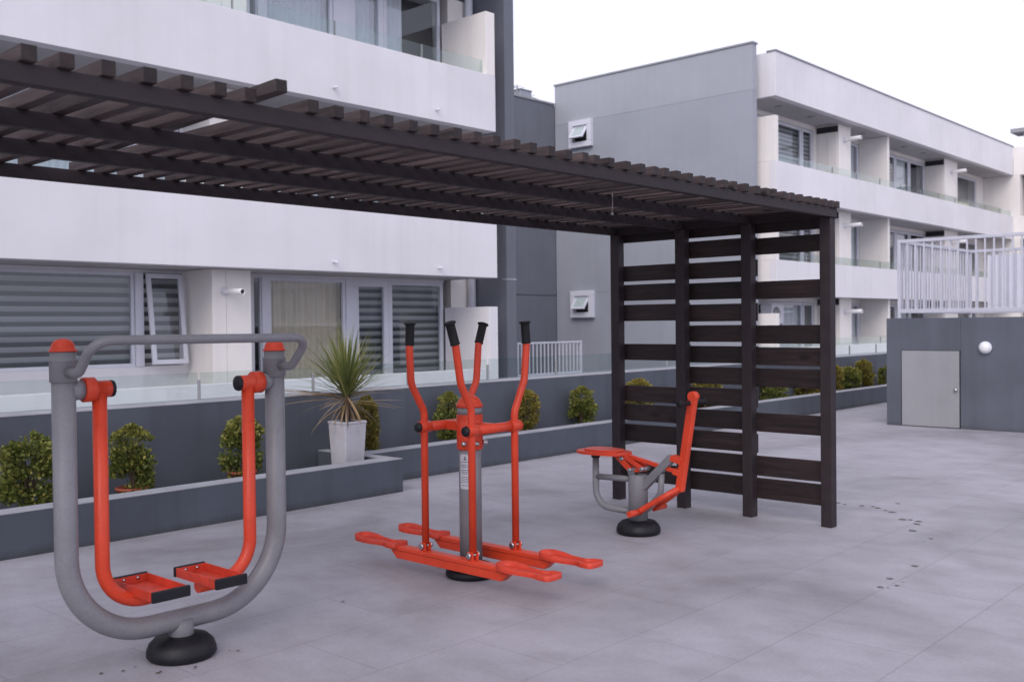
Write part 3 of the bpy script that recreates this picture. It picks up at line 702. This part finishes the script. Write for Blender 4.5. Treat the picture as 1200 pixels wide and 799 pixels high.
for yb in (4.73, 4.305):
    b = MB(); b.cyl((4.335,yb,.957),(4.775,yb,.957),.031,20); b.build('cross_bar', M['red'], E)
    b = MB(); b.bar((cx,yb,.957),(cx,cy,.957),.05,.06,.004); b.build('bracket', M['red'], E)
for bx in (4.335, 4.725):
    # rocking beam: channel with a lip, bevelled ends
    b = MB()
    y0, y1 = 3.985, 5.04
    b.hexa([(bx-.030,y0+.06,.083),(bx+.030,y0+.06,.083),(bx-.030,y1-.06,.083),(bx+.030,y1-.06,.083),(bx-.030,y0,.135),(bx+.030,y0,.135),(bx-.030,y1,.135),(bx+.030,y1,.135)], .004)
    b.box(bx-.036, bx+.036, y0-.02, y1+.02, .136, .166, .006)
    beam = b.build('rocking_beam', M['red'], E)
    for yp in (4.085, 5.405):
        # foot-shaped pedal tray: round raised heel, narrow waist, square toe end with a low lip
        prof = [(0,0),(.004,.026),(.014,.044),(.035,.058),(.07,.066),(.13,.068),(.19,.064),(.24,.056),(.275,.050),(.31,.050),(.335,.054),(.345,.064),(.36,.070),(.41,.070),(.43,.064),(.438,.052),(.44,0)]
        half = [(u, w) for u, w in prof]
        out = [(bx+w, yp-u) for u, w in half] + [(bx-w, yp-u) for u, w in half[1:-1]][::-1]
        p = MB(); p.prism(out, .150, .162, .004)
        n = len(out)
        def zt(y):
            u = yp-y; return .178 + .016*max(0, 1-(u/.19)**2) + .010*max(0, min(1, (u-.33)/.06))*.6
        ins = [(bx+(x-bx)*.88, yp-.22+(y-yp+.22)*.965) for x,y in out]
        va = [p.bm.verts.new((x,y,.1615)) for x,y in out]; vb = [p.bm.verts.new((x,y,zt(y))) for x,y in out]
        vc = [p.bm.verts.new((x,y,zt(y))) for x,y in ins]; vd = [p.bm.verts.new((bx+(x-bx)*.86,yp-.22+(y-yp+.22)*.96,.1625)) for x,y in ins]
        fs = []
        for A1, A2 in ((va,vb),(vb,vc),(vc,vd)):
            for k in range(n): fs.append(p.bm.faces.new((A1[k],A1[(k+1)%n],A2[(k+1)%n],A2[k])))
        p._fin(fs, True)
        p.build('pedal', M['redworn'], beam)
arms = [ (4.335,4.73,[(0,1.055),(-.108,1.235),(-.118,1.45),(-.11,1.612)]),
         (4.335,4.305,[(0,1.085),(-.088,1.247),(-.127,1.475),(-.174,1.614)]),
         (4.725,4.73,[(0,1.07),(.09,1.225),(.112,1.469),(.160,1.607)]),
         (4.725,4.305,[(0,1.045),(.098,1.246),(.122,1.471),(.110,1.615)])]
for ax_, ay, up in arms:
    pts = [(ax_,ay,.215)]+[(ax_+dx,ay,z) for dx,z in up]
    b = MB(); b.tube(fillet(pts, [.10,.14,.2], 8), .0235, 18)
    b.lathe([(.035,-.044),(.037,-.042),(.037,.042),(.035,.044)], (ax_,ay,.957), (1,0,0), 20)
    for dx in (-.022,.022): b.box(ax_+dx-.005, ax_+dx+.005, ay-.024, ay+.024, .166, .218, .003)
    arm = b.build('arm', M['red'], E)
    p1 = Vector((ax_+up[-1][0],ay,up[-1][1])); p0 = Vector((ax_+up[-2][0],ay,up[-2][1])); d = (p1-p0).normalized()
    g_ = MB(); g_.lathe([(.0245,-.135),(.031,-.134),(.031,-.128),(.0285,-.126),(.0285,-.010),(.0285,-.006),(.038,-.004),(.038,.004),(.030,.008),(0,.009)], p1, d, 18); g_.build('grip', M['grip'], arm)
    MB().lathe([(.013,-.045),(.019,-.044),(.019,-.034),(.010,-.033),(.010,.033),(.019,.034),(.019,.044),(.013,.045)], (ax_,ay,.197), (1,0,0), 12).build('pivot_bolt', M['steel'], arm)
    if ax_ < 4.5: MB().lathe([(.031,-.046),(.033,-.048),(.030,-.060),(.016,-.068),(0,-.069)], (ax_,ay,.957), (1,0,0), 20).build('end_cap', M['rubber'], arm)

# ------------------------------------------------------------------ machine 3: seated rower
Rw = thing('rowing_machine', 'small red and grey seated rowing machine beside the slatted screen', 'exercise machine', (6.4,4.535,0))
x6 = 6.4
rubber(Rw, x6, 4.535, .172, .075, -.030)
b = MB(); b.lathe([(.076,.07),(.076,.415),(.072,.425),(0,.426)], (x6,4.535,0), n=30); b.build('column', M['grey'], Rw)
b = MB(); b.tube(fillet([(x6,4.948,.535),(x6,4.948,.14),(x6,4.60,.132)], .14, 12), .0265, 18); b.cyl((x6,4.945,.375),(x6,4.60,.385),.024,18); b.build('seat_support', M['grey'], Rw)
b = MB(); b.tube(fillet([(x6,4.315,.455),(x6,4.325,.30),(x6,4.44,.165),(x6,4.47,.16)], .12, 10), .0235, 16); b.build('front_brace', M['grey'], Rw)
b = MB(); b.bar((x6-.004,4.535,.285),(x6-.004,4.215,.585),.058,.062,.005); b.build('inclined_post', M['grey'], Rw)
MB().lathe([(.034,.528),(.036,.530),(.036,.552),(.030,.555)], (x6,4.948,0), n=20).build('stop_buffer', M['rubber'], Rw)
# seat: rounded plate, a little dished
ou = []
for k in range(36):
    a = 2*PI*k/36; u = math.cos(a); v = math.sin(a)
    q = lambda s, e: abs(s)**e*(1 if s >= 0 else -1)
    ou.append((x6+.150*q(v,.75)*(1-.18*u), 4.855-.235*q(u,.75)))
b = MB(); b.prism(ou, .566, .590, .008); b.prism([(x6+(x-x6)*.72, 4.855+(y-4.855)*.72) for x,y in ou], .5905, .604, .006)
seat = b.build('seat', M['red'], Rw)
# seat linkage
b = MB()
for dx in (-.035, .035):
    b.bar((x6+dx,4.72,.572),(x6+dx,4.585,.462),.012,.046,.003)
    b.bar((x6+dx,4.66,.575),(x6+dx,4.47,.478),.012,.034,.003)
b.bar((x6,4.605,.448),(x6,4.465,.470),.05,.024,.004)
b.build('seat_link', M['red'], Rw)
b = MB(); b.bar((x6,4.66,.572),(x6,4.20,.485),.030,.030,.004); b.build('push_rod', M['red'], Rw)
b = MB()
for y_, z_ in ((4.585,.462),(4.47,.478),(4.66,.545)):
    b.lathe([(.014,-.055),(.016,-.054),(.016,.054),(.014,.055)], (x6,y_,z_), (1,0,0), 12)
b.box(x6-.03,x6-.022,4.55,4.61,.426,.468); b.box(x6+.022,x6+.03,4.55,4.61,.426,.468)
b.build('pivot_bolts', M['steel'], Rw)
b = MB(); b.bar((x6,4.215,.585),(x6,4.125,.560),.075,.045,.004); b.bar((x6,4.20,.485),(x6,4.14,.47),.06,.045,.004); b.build('bracket', M['red'], Rw)
lev = MB(); lev.bar((x6,4.028,1.055),(x6,4.153,.335),.052,.068,.012, (0,1,.2)); 
lev.lathe([(.034,-.029),(.038,-.025),(.038,.025),(.034,.029)], (x6,4.027,1.055), (1,0,0), 18)
lever = lev.build('lever', M['red'], Rw)
b = MB(); b.cyl((x6-.15,4.04,1.008),(x6+.15,4.04,1.008),.014,14); b.build('handlebar', M['steel'], lever)
for s in (-1,1):
    MB().lathe([(.019,.045),(.020,.047),(.021,.155),(.028,.157),(.028,.170),(.02,.178),(0,.180)], (x6,4.04,1.008), (s,0,0), 16).build('grip', M['grip'], lever)
    f = MB(); f.tube(fillet([(x6+s*.012,4.150,.36),(x6+s*.07,4.27,.28),(x6+s*.10,4.42,.185),(x6+s*.115,4.445,.165)], .1, 8), .0225, 16); f.build('fork', M['red'], lever)
    MB().cyl((x6+s*.085,4.450,.160),(x6+s*.24,4.450,.160),.0235,16).build('foot_peg', M['red'], lever)

A.location, A.scale = (2.500, 4.500, .0416), (.974,)*3
Rw.location, Rw.scale = (6.278, 4.449, .0304), (.981,)*3

# ------------------------------------------------------------------ plants
def shrub_mesh(seed, h, r, n, mat, yellow=0.25, shape='col'):
    rnd = random.Random(seed); b = MB(); tips = []
    lay = b.bm.faces.layers.float.new('tipf')
    def rad(q):
        base = (.80+.30*math.sin(PI*min(1,q*.9+.1)))*(1 if q < .8 else max(.25, 1-((q-.8)/.24)**2.2))
        return r*base
    # clumps make an uneven outline
    cl = [(rnd.random(), rnd.random()*2*PI, .5+.75*rnd.random()) for _ in range(34)]
    for i in range(n):
        cq, ca, cr = cl[rnd.randrange(len(cl))]
        q = min(1.03, max(0, cq+rnd.gauss(0,.055))); a = ca+rnd.gauss(0,.34)
        rr = rad(q)*min(1.15, (rnd.random()**.42)*(.62+.42*cr))
        p = V(rr*math.cos(a), rr*math.sin(a), q*h*(.97+.05*cr))
        L = (.020+.017*rnd.random())*(r/.17)**.4; w = L*.42
        d = V(math.cos(a)+rnd.gauss(0,.5), math.sin(a)+rnd.gauss(0,.5), .55+rnd.gauss(0,.5)).normalized()
        sd = d.cross(V(rnd.gauss(0,1),rnd.gauss(0,1),rnd.gauss(0,1))).normalized()
        nn = sd.cross(d)
        vs = [b.bm.verts.new(p), b.bm.verts.new(p+d*L*.5+sd*w+nn*w*.2), b.bm.verts.new(p+d*L), b.bm.verts.new(p+d*L*.5-sd*w+nn*w*.2)]
        f = b.bm.faces.new(vs); f.smooth = False
        f[lay] = max(0, min(1, (q-.55)*1.1*yellow*2 + (yellow if rnd.random() < yellow*.6 else 0)))
    tips = [f[lay] for f in b.bm.faces]
    me = bpy.data.meshes.new('foliage'); b.bm.to_mesh(me); b.bm.free()
    at = me.attributes.new('tip', 'FLOAT', 'FACE')
    for k, x in enumerate(tips): at.data[k].value = x
    me.materials.append(mat); return me
def stems_mesh(seed, h, r):
    rnd = random.Random(seed); b = MB()
    for k in range(5):
        a = rnd.random()*2*PI; e = V(r*.5*math.cos(a), r*.5*math.sin(a), h*.85)
        b.tube([V(0,0,-.11), V(e.x*.3,e.y*.3,h*.3), e], [.010,.007,.003], 6)
    me = bpy.data.meshes.new('stems'); b.bm.to_mesh(me); b.bm.free(); me.materials.append(M['trunk']); return me
PROT = {'g0': (shrub_mesh(1,.42,.155,4600,M['leaf'],.06), stems_mesh(1,.42,.15)),
        'g1': (shrub_mesh(2,.42,.145,4200,M['leaf'],.22), stems_mesh(2,.42,.15)),
        'g2': (shrub_mesh(3,.42,.150,4200,M['leaf'],.22), stems_mesh(3,.42,.15)),
        'y0': (shrub_mesh(4,.42,.150,4200,M['leaf_y'],.35), stems_mesh(4,.42,.15))}
def shrub(kind, x, y, z, w, h, rot, label, tray=False):
    fm, sm = PROT[kind]
    t = thing('shrub', label, 'shrub', (x,y,z), 'clipped shrubs in the planters')
    for nme, me in (('foliage', fm), ('stems', sm)):
        o = bpy.data.objects.new(nme, me); COL.objects.link(o); o.parent = t
        o.scale = (w/.30, w/.30, h/.42); o.rotation_euler = (0,0,rot)
    if tray:
        b = MB(); b.lathe([(.10,-.10),(.125,.03),(.135,.032),(.135,.055),(.118,.056),(.112,.03),(0,.028)], (x,y,z)); b.build('pot', M['terracotta'], t)
shrub('g0', 3.187, 8.0, 0.243, 0.375, 0.524, 0.00, 'broad dark green shrub at the far left of the planter behind the air walker', False)
shrub('g1', 4.019, 8.0, 0.227, 0.329, 0.536, 1.30, 'narrow green shrub in a terracotta pot between the legs of the air walker, left one', True)
shrub('g2', 5.075, 8.0, 0.244, 0.344, 0.508, 2.60, 'green shrub in a terracotta pot behind the red right leg of the air walker', True)
shrub('y0', 6.669, 8.15, 0.29, 0.231, 0.552, 3.90, 'slim olive shrub half hidden behind the white plant pot', False)
shrub('g1', 7.981, 8.28, 0.304, 0.294, 0.499, 5.20, 'yellow green shrub directly behind the grey column of the elliptical machine', False)
shrub('y0', 9.324, 8.28, 0.256, 0.27, 0.5, 6.50, 'small golden shrub just right of the rightmost handle of the elliptical machine', False)
shrub('g1', 10.418, 8.28, 0.251, 0.34, 0.488, 7.80, 'rounded yellow green shrub left of the slatted screen and above the rowing seat', False)
shrub('y0', 11.744, 8.28, 0.231, 0.414, 0.545, 9.10, 'golden shrub seen through the gaps of the far left bay of the slatted screen', False)
shrub('y0', 13.582, 8.28, 0.219, 0.426, 0.56, 10.40, 'golden shrub seen through the gaps of the middle bay of the slatted screen', False)
shrub('g2', 15.683, 8.28, 0.216, 0.41, 0.381, 11.70, 'low dark green shrub seen through the near bay of the slatted screen, left one', False)
shrub('y0', 16.965, 8.28, 0.226, 0.433, 0.371, 13.00, 'low golden shrub seen through the near bay of the slatted screen, beside its front post', False)
shrub('y0', 18.134, 8.28, 0.236, 0.3, 0.501, 14.30, 'golden brown shrub just right of the front screen post, first of the far group', False)
shrub('g2', 18.742, 8.28, 0.234, 0.398, 0.447, 15.60, 'bright green shrub in the middle of the far group of three beyond the screen', False)
shrub('y0', 19.421, 8.28, 0.27, 0.34, 0.53, 16.90, 'tall orange tinged shrub at the right of the far group of three beyond the screen', False)
shrub('g0', 20.484, 8.28, 0.25, 0.25, 0.4, 18.20, 'dark green shrub partly hidden by the left edge of the slate grey block', False)


pt = thing('plant_pot', 'square tapered white pot holding the spiky plant in the planter corner', 'pot', (6.10,7.76,.15))
def frustum(b, x, y, z0, z1, s0, s1, bev=.008):
    b.hexa([(x-s0,y-s0,z0),(x+s0,y-s0,z0),(x-s0,y+s0,z0),(x+s0,y+s0,z0),(x-s1,y-s1,z1),(x+s1,y-s1,z1),(x-s1,y+s1,z1),(x+s1,y+s1,z1)], bev)
b = MB(); px, py = 6.10, 7.76
frustum(b, px, py, .150, .665, .107, .131)
b.box(px-.135, px+.135, py-.135, py-.110, .6655, .688, .004); b.box(px-.135, px+.135, py+.110, py+.135, .6655, .688, .004)
b.box(px-.135, px-.110, py-.1095, py+.1095, .6655, .688, .004); b.box(px+.110, px+.135, py-.1095, py+.1095, .6655, .688, .004)
b.build('body', M['pot'], pt)
MB().box(px-.109, px+.109, py-.109, py+.109, .666, .678).build('soil', M['soil'], pt)
D = thing('spiky_plant', 'spiky strap leaved plant with drooping dead leaves in the white pot', 'plant', (px,py,.68))
b = MB(); b.tube([(px,py,.66),(px+.004,py,.80),(px,py+.005,.90),(px,py,1.0)], [.034,.028,.030,.026], 12); b.build('trunk', M['trunk'], D)
def straps(b, n, seed, elev, Lr, wd, droop, azr=(0,2*PI), zr=(.90,1.02)):
    rnd = random.Random(seed)
    for i in range(n):
        az = azr[0]+(azr[1]-azr[0])*rnd.random(); el = elev[0]+(elev[1]-elev[0])*rnd.random()
        Lf = Lr[0]+(Lr[1]-Lr[0])*rnd.random(); w = wd*(.7+.6*rnd.random()); dr = droop[0]+(droop[1]-droop[0])*rnd.random()
        h = V(math.cos(az), math.sin(az), 0); sd = V(-math.sin(az), math.cos(az), 0)
        p = V(px,py,zr[0]+(zr[1]-zr[0])*rnd.random())+h*.012; e = el; S = 9; prev = None
        for k in range(S+1):
            q = k/S; ww = w*(.55+.8*q if q < .35 else .83*(1-((q-.35)/.65)**1.5)+.02)
            dv = h*math.cos(e)+V(0,0,math.sin(e)); nn = dv.cross(sd)
            row = [b.bm.verts.new(p+sd*ww+nn*ww*-.35), b.bm.verts.new(p), b.bm.verts.new(p-sd*ww+nn*ww*-.35)]
            if prev:
                for j in (0,1):
                    f = b.bm.faces.new((prev[j],prev[j+1],row[j+1],row[j])); f.smooth = True
            prev = row; p = p+dv*(Lf/S); e -= dr/S*(.4+1.2*q)
b = MB(); straps(b, 150, 11, (.62,1.54), (.50,.70), .0105, (.0,.35)); straps(b, 44, 12, (.15,.7), (.50,.74), .0095, (.1,.6)); b.build('foliage', M['palm'], D)
b = MB(); straps(b, 26, 13, (-.2,.35), (.45,.70), .010, (.1,.9), zr=(.86,.95)); straps(b, 34, 14, (-1.2,-.4), (.30,.48), .011, (.3,.9), zr=(.84,.93))
straps(b, 9, 15, (.02,.25), (.58,.80), .018, (.05,.35), azr=(1.9,2.7), zr=(.9,.95)); b.build('dead_leaves', M['palm_dead'], D)

# litter and balcony furniture
b = MB(); rnd = random.Random(5)
for k in range(20):
    a = rnd.random()*2*PI; q = .18+abs(rnd.gauss(0,.07))
    x, y = 2.45+q*math.cos(a)*1.1, 4.47+q*math.sin(a)
    if k > 15: x, y = 2.0+rnd.random()*5.5, 3.2+rnd.random()*3.2
    L = .008+.018*rnd.random(); r = rnd.random()*PI; d = V(math.cos(r),math.sin(r),0); s_ = V(-d.y,d.x,0)*L*(.15+.35*rnd.random()); p = V(x,y,.006)
    b.poly([p, p+d*L*.5+s_+V(0,0,.004*rnd.random()), p+d*L, p+d*L*.5-s_])
tag(b.build('leaf_litter', M['leaf_litter']), 'scattered crumbs of dry leaf litter around the base of the air walker', 'leaf litter', None, 'stuff')
t = thing('balcony_bench', 'pale yellow bench on the top floor balcony of the gabled block', 'bench', (40.6,13.1,5.04))
MB().box(39.6,41.6,12.95,13.4,5.35,5.47,.02).build('seat', M['yellow'], t)
MB().box(39.6,41.6,13.41,13.5,5.35,6.2,.02).build('backrest', M['yellow'], t)
for x in (39.7,41.5): MB().box(x-.04,x+.04,12.97,13.39,5.031,5.349,.004).build('leg', M['coping'], t)
t = thing('air_conditioner', 'white air conditioning unit on the ground floor balcony behind the screen', 'air conditioner', (25.5,13.6,1.2))
MB().box(25.25,25.95,13.35,13.70,1.55,2.10,.015).build('casing', M['frame'], t)
MB().lathe([(.20,0),(.20,.02),(.06,.03),(0,.03)], (25.5,13.349,1.82), (0,-1,0)).build('fan_grille', M['coping'], t)
for x in (25.35,25.85): MB().box(x-.02,x+.02,13.36,13.78,1.50,1.549).build('bracket', M['coping'], t)

# ------------------------------------------------------------------ light and sky
SUN_EL, SUN_AZ = math.radians(38), math.radians(208)     # direction towards the sun, azimuth from +X counter-clockwise
w = bpy.data.worlds.new('World'); sc.world = w; w.use_nodes = True
t = w.node_tree; t.nodes.clear(); L = t.links.new
out = t.nodes.new('ShaderNodeOutputWorld'); bg = t.nodes.new('ShaderNodeBackground')
sky = t.nodes.new('ShaderNodeTexSky'); sky.sky_type = 'NISHITA'; sky.sun_disc = False
sky.sun_elevation = SUN_EL; sky.sun_rotation = PI/2-SUN_AZ; sky.air_density = 1.0; sky.dust_density = 4.0; sky.ozone_density = 1.0
bw = t.nodes.new('ShaderNodeRGBToBW'); L(sky.outputs[0], bw.inputs[0])
mx = t.nodes.new('ShaderNodeMix'); mx.data_type = 'RGBA'; mx.inputs[0].default_value = .88; L(sky.outputs[0], mx.inputs[6]); L(bw.outputs[0], mx.inputs[7])
oc = t.nodes.new('ShaderNodeMix'); oc.data_type = 'RGBA'; oc.inputs[0].default_value = .75; L(mx.outputs[2], oc.inputs[6]); oc.inputs[7].default_value = (6.6,6.6,6.6,1)   # even overcast deck
ti = t.nodes.new('ShaderNodeMix'); ti.data_type = 'RGBA'; ti.blend_type = 'MULTIPLY'; ti.inputs[0].default_value = 1; L(oc.outputs[2], ti.inputs[6]); ti.inputs[7].default_value = (.96,.970,1.155,1)
L(ti.outputs[2], bg.inputs[0]); bg.inputs[1].default_value = .12; L(bg.outputs[0], out.inputs[0])
sd = bpy.data.lights.new('sun', 'SUN'); sd.energy = .85; sd.angle = math.radians(40); sd.color = (1,.89,.76)
so_ = bpy.data.objects.new('sun', sd); COL.objects.link(so_)
dirv = V(math.cos(SUN_EL)*math.cos(SUN_AZ), math.cos(SUN_EL)*math.sin(SUN_AZ), math.sin(SUN_EL))
so_.rotation_euler = dirv.to_track_quat('Z','Y').to_euler(); so_.location = dirv*40

# ------------------------------------------------------------------ camera
f_, yaw, pit, roll = 1173.4, .7405, -.0158819, -.0110149
cd = bpy.data.cameras.new('camera'); cam = bpy.data.objects.new('camera', cd); COL.objects.link(cam); sc.camera = cam
cd.sensor_width = 36; cd.lens = 36*f_/1200; cd.clip_end = 1000; cd.clip_start = .05
fw = V(math.cos(yaw)*math.cos(pit), math.sin(yaw)*math.cos(pit), math.sin(pit)); rt = V(math.sin(yaw), -math.cos(yaw), 0); up = rt.cross(fw)
r2 = rt*math.cos(roll)+up*math.sin(roll); u2 = up*math.cos(roll)-rt*math.sin(roll)
cam.matrix_world = Matrix(((r2.x,u2.x,-fw.x,0),(r2.y,u2.y,-fw.y,0),(r2.z,u2.z,-fw.z,1.6),(0,0,0,1)))
cd.dof.use_dof = True; cd.dof.focus_distance = 6.6; cd.dof.aperture_fstop = 3.2
vs_ = sc.view_settings; vs_.view_transform = 'Standard'; vs_.look = 'None'; vs_.gamma = 1; vs_.use_curve_mapping = False
vs_.exposure = 0.65
sc.cycles.max_bounces = 8; sc.cycles.transparent_max_bounces = 16
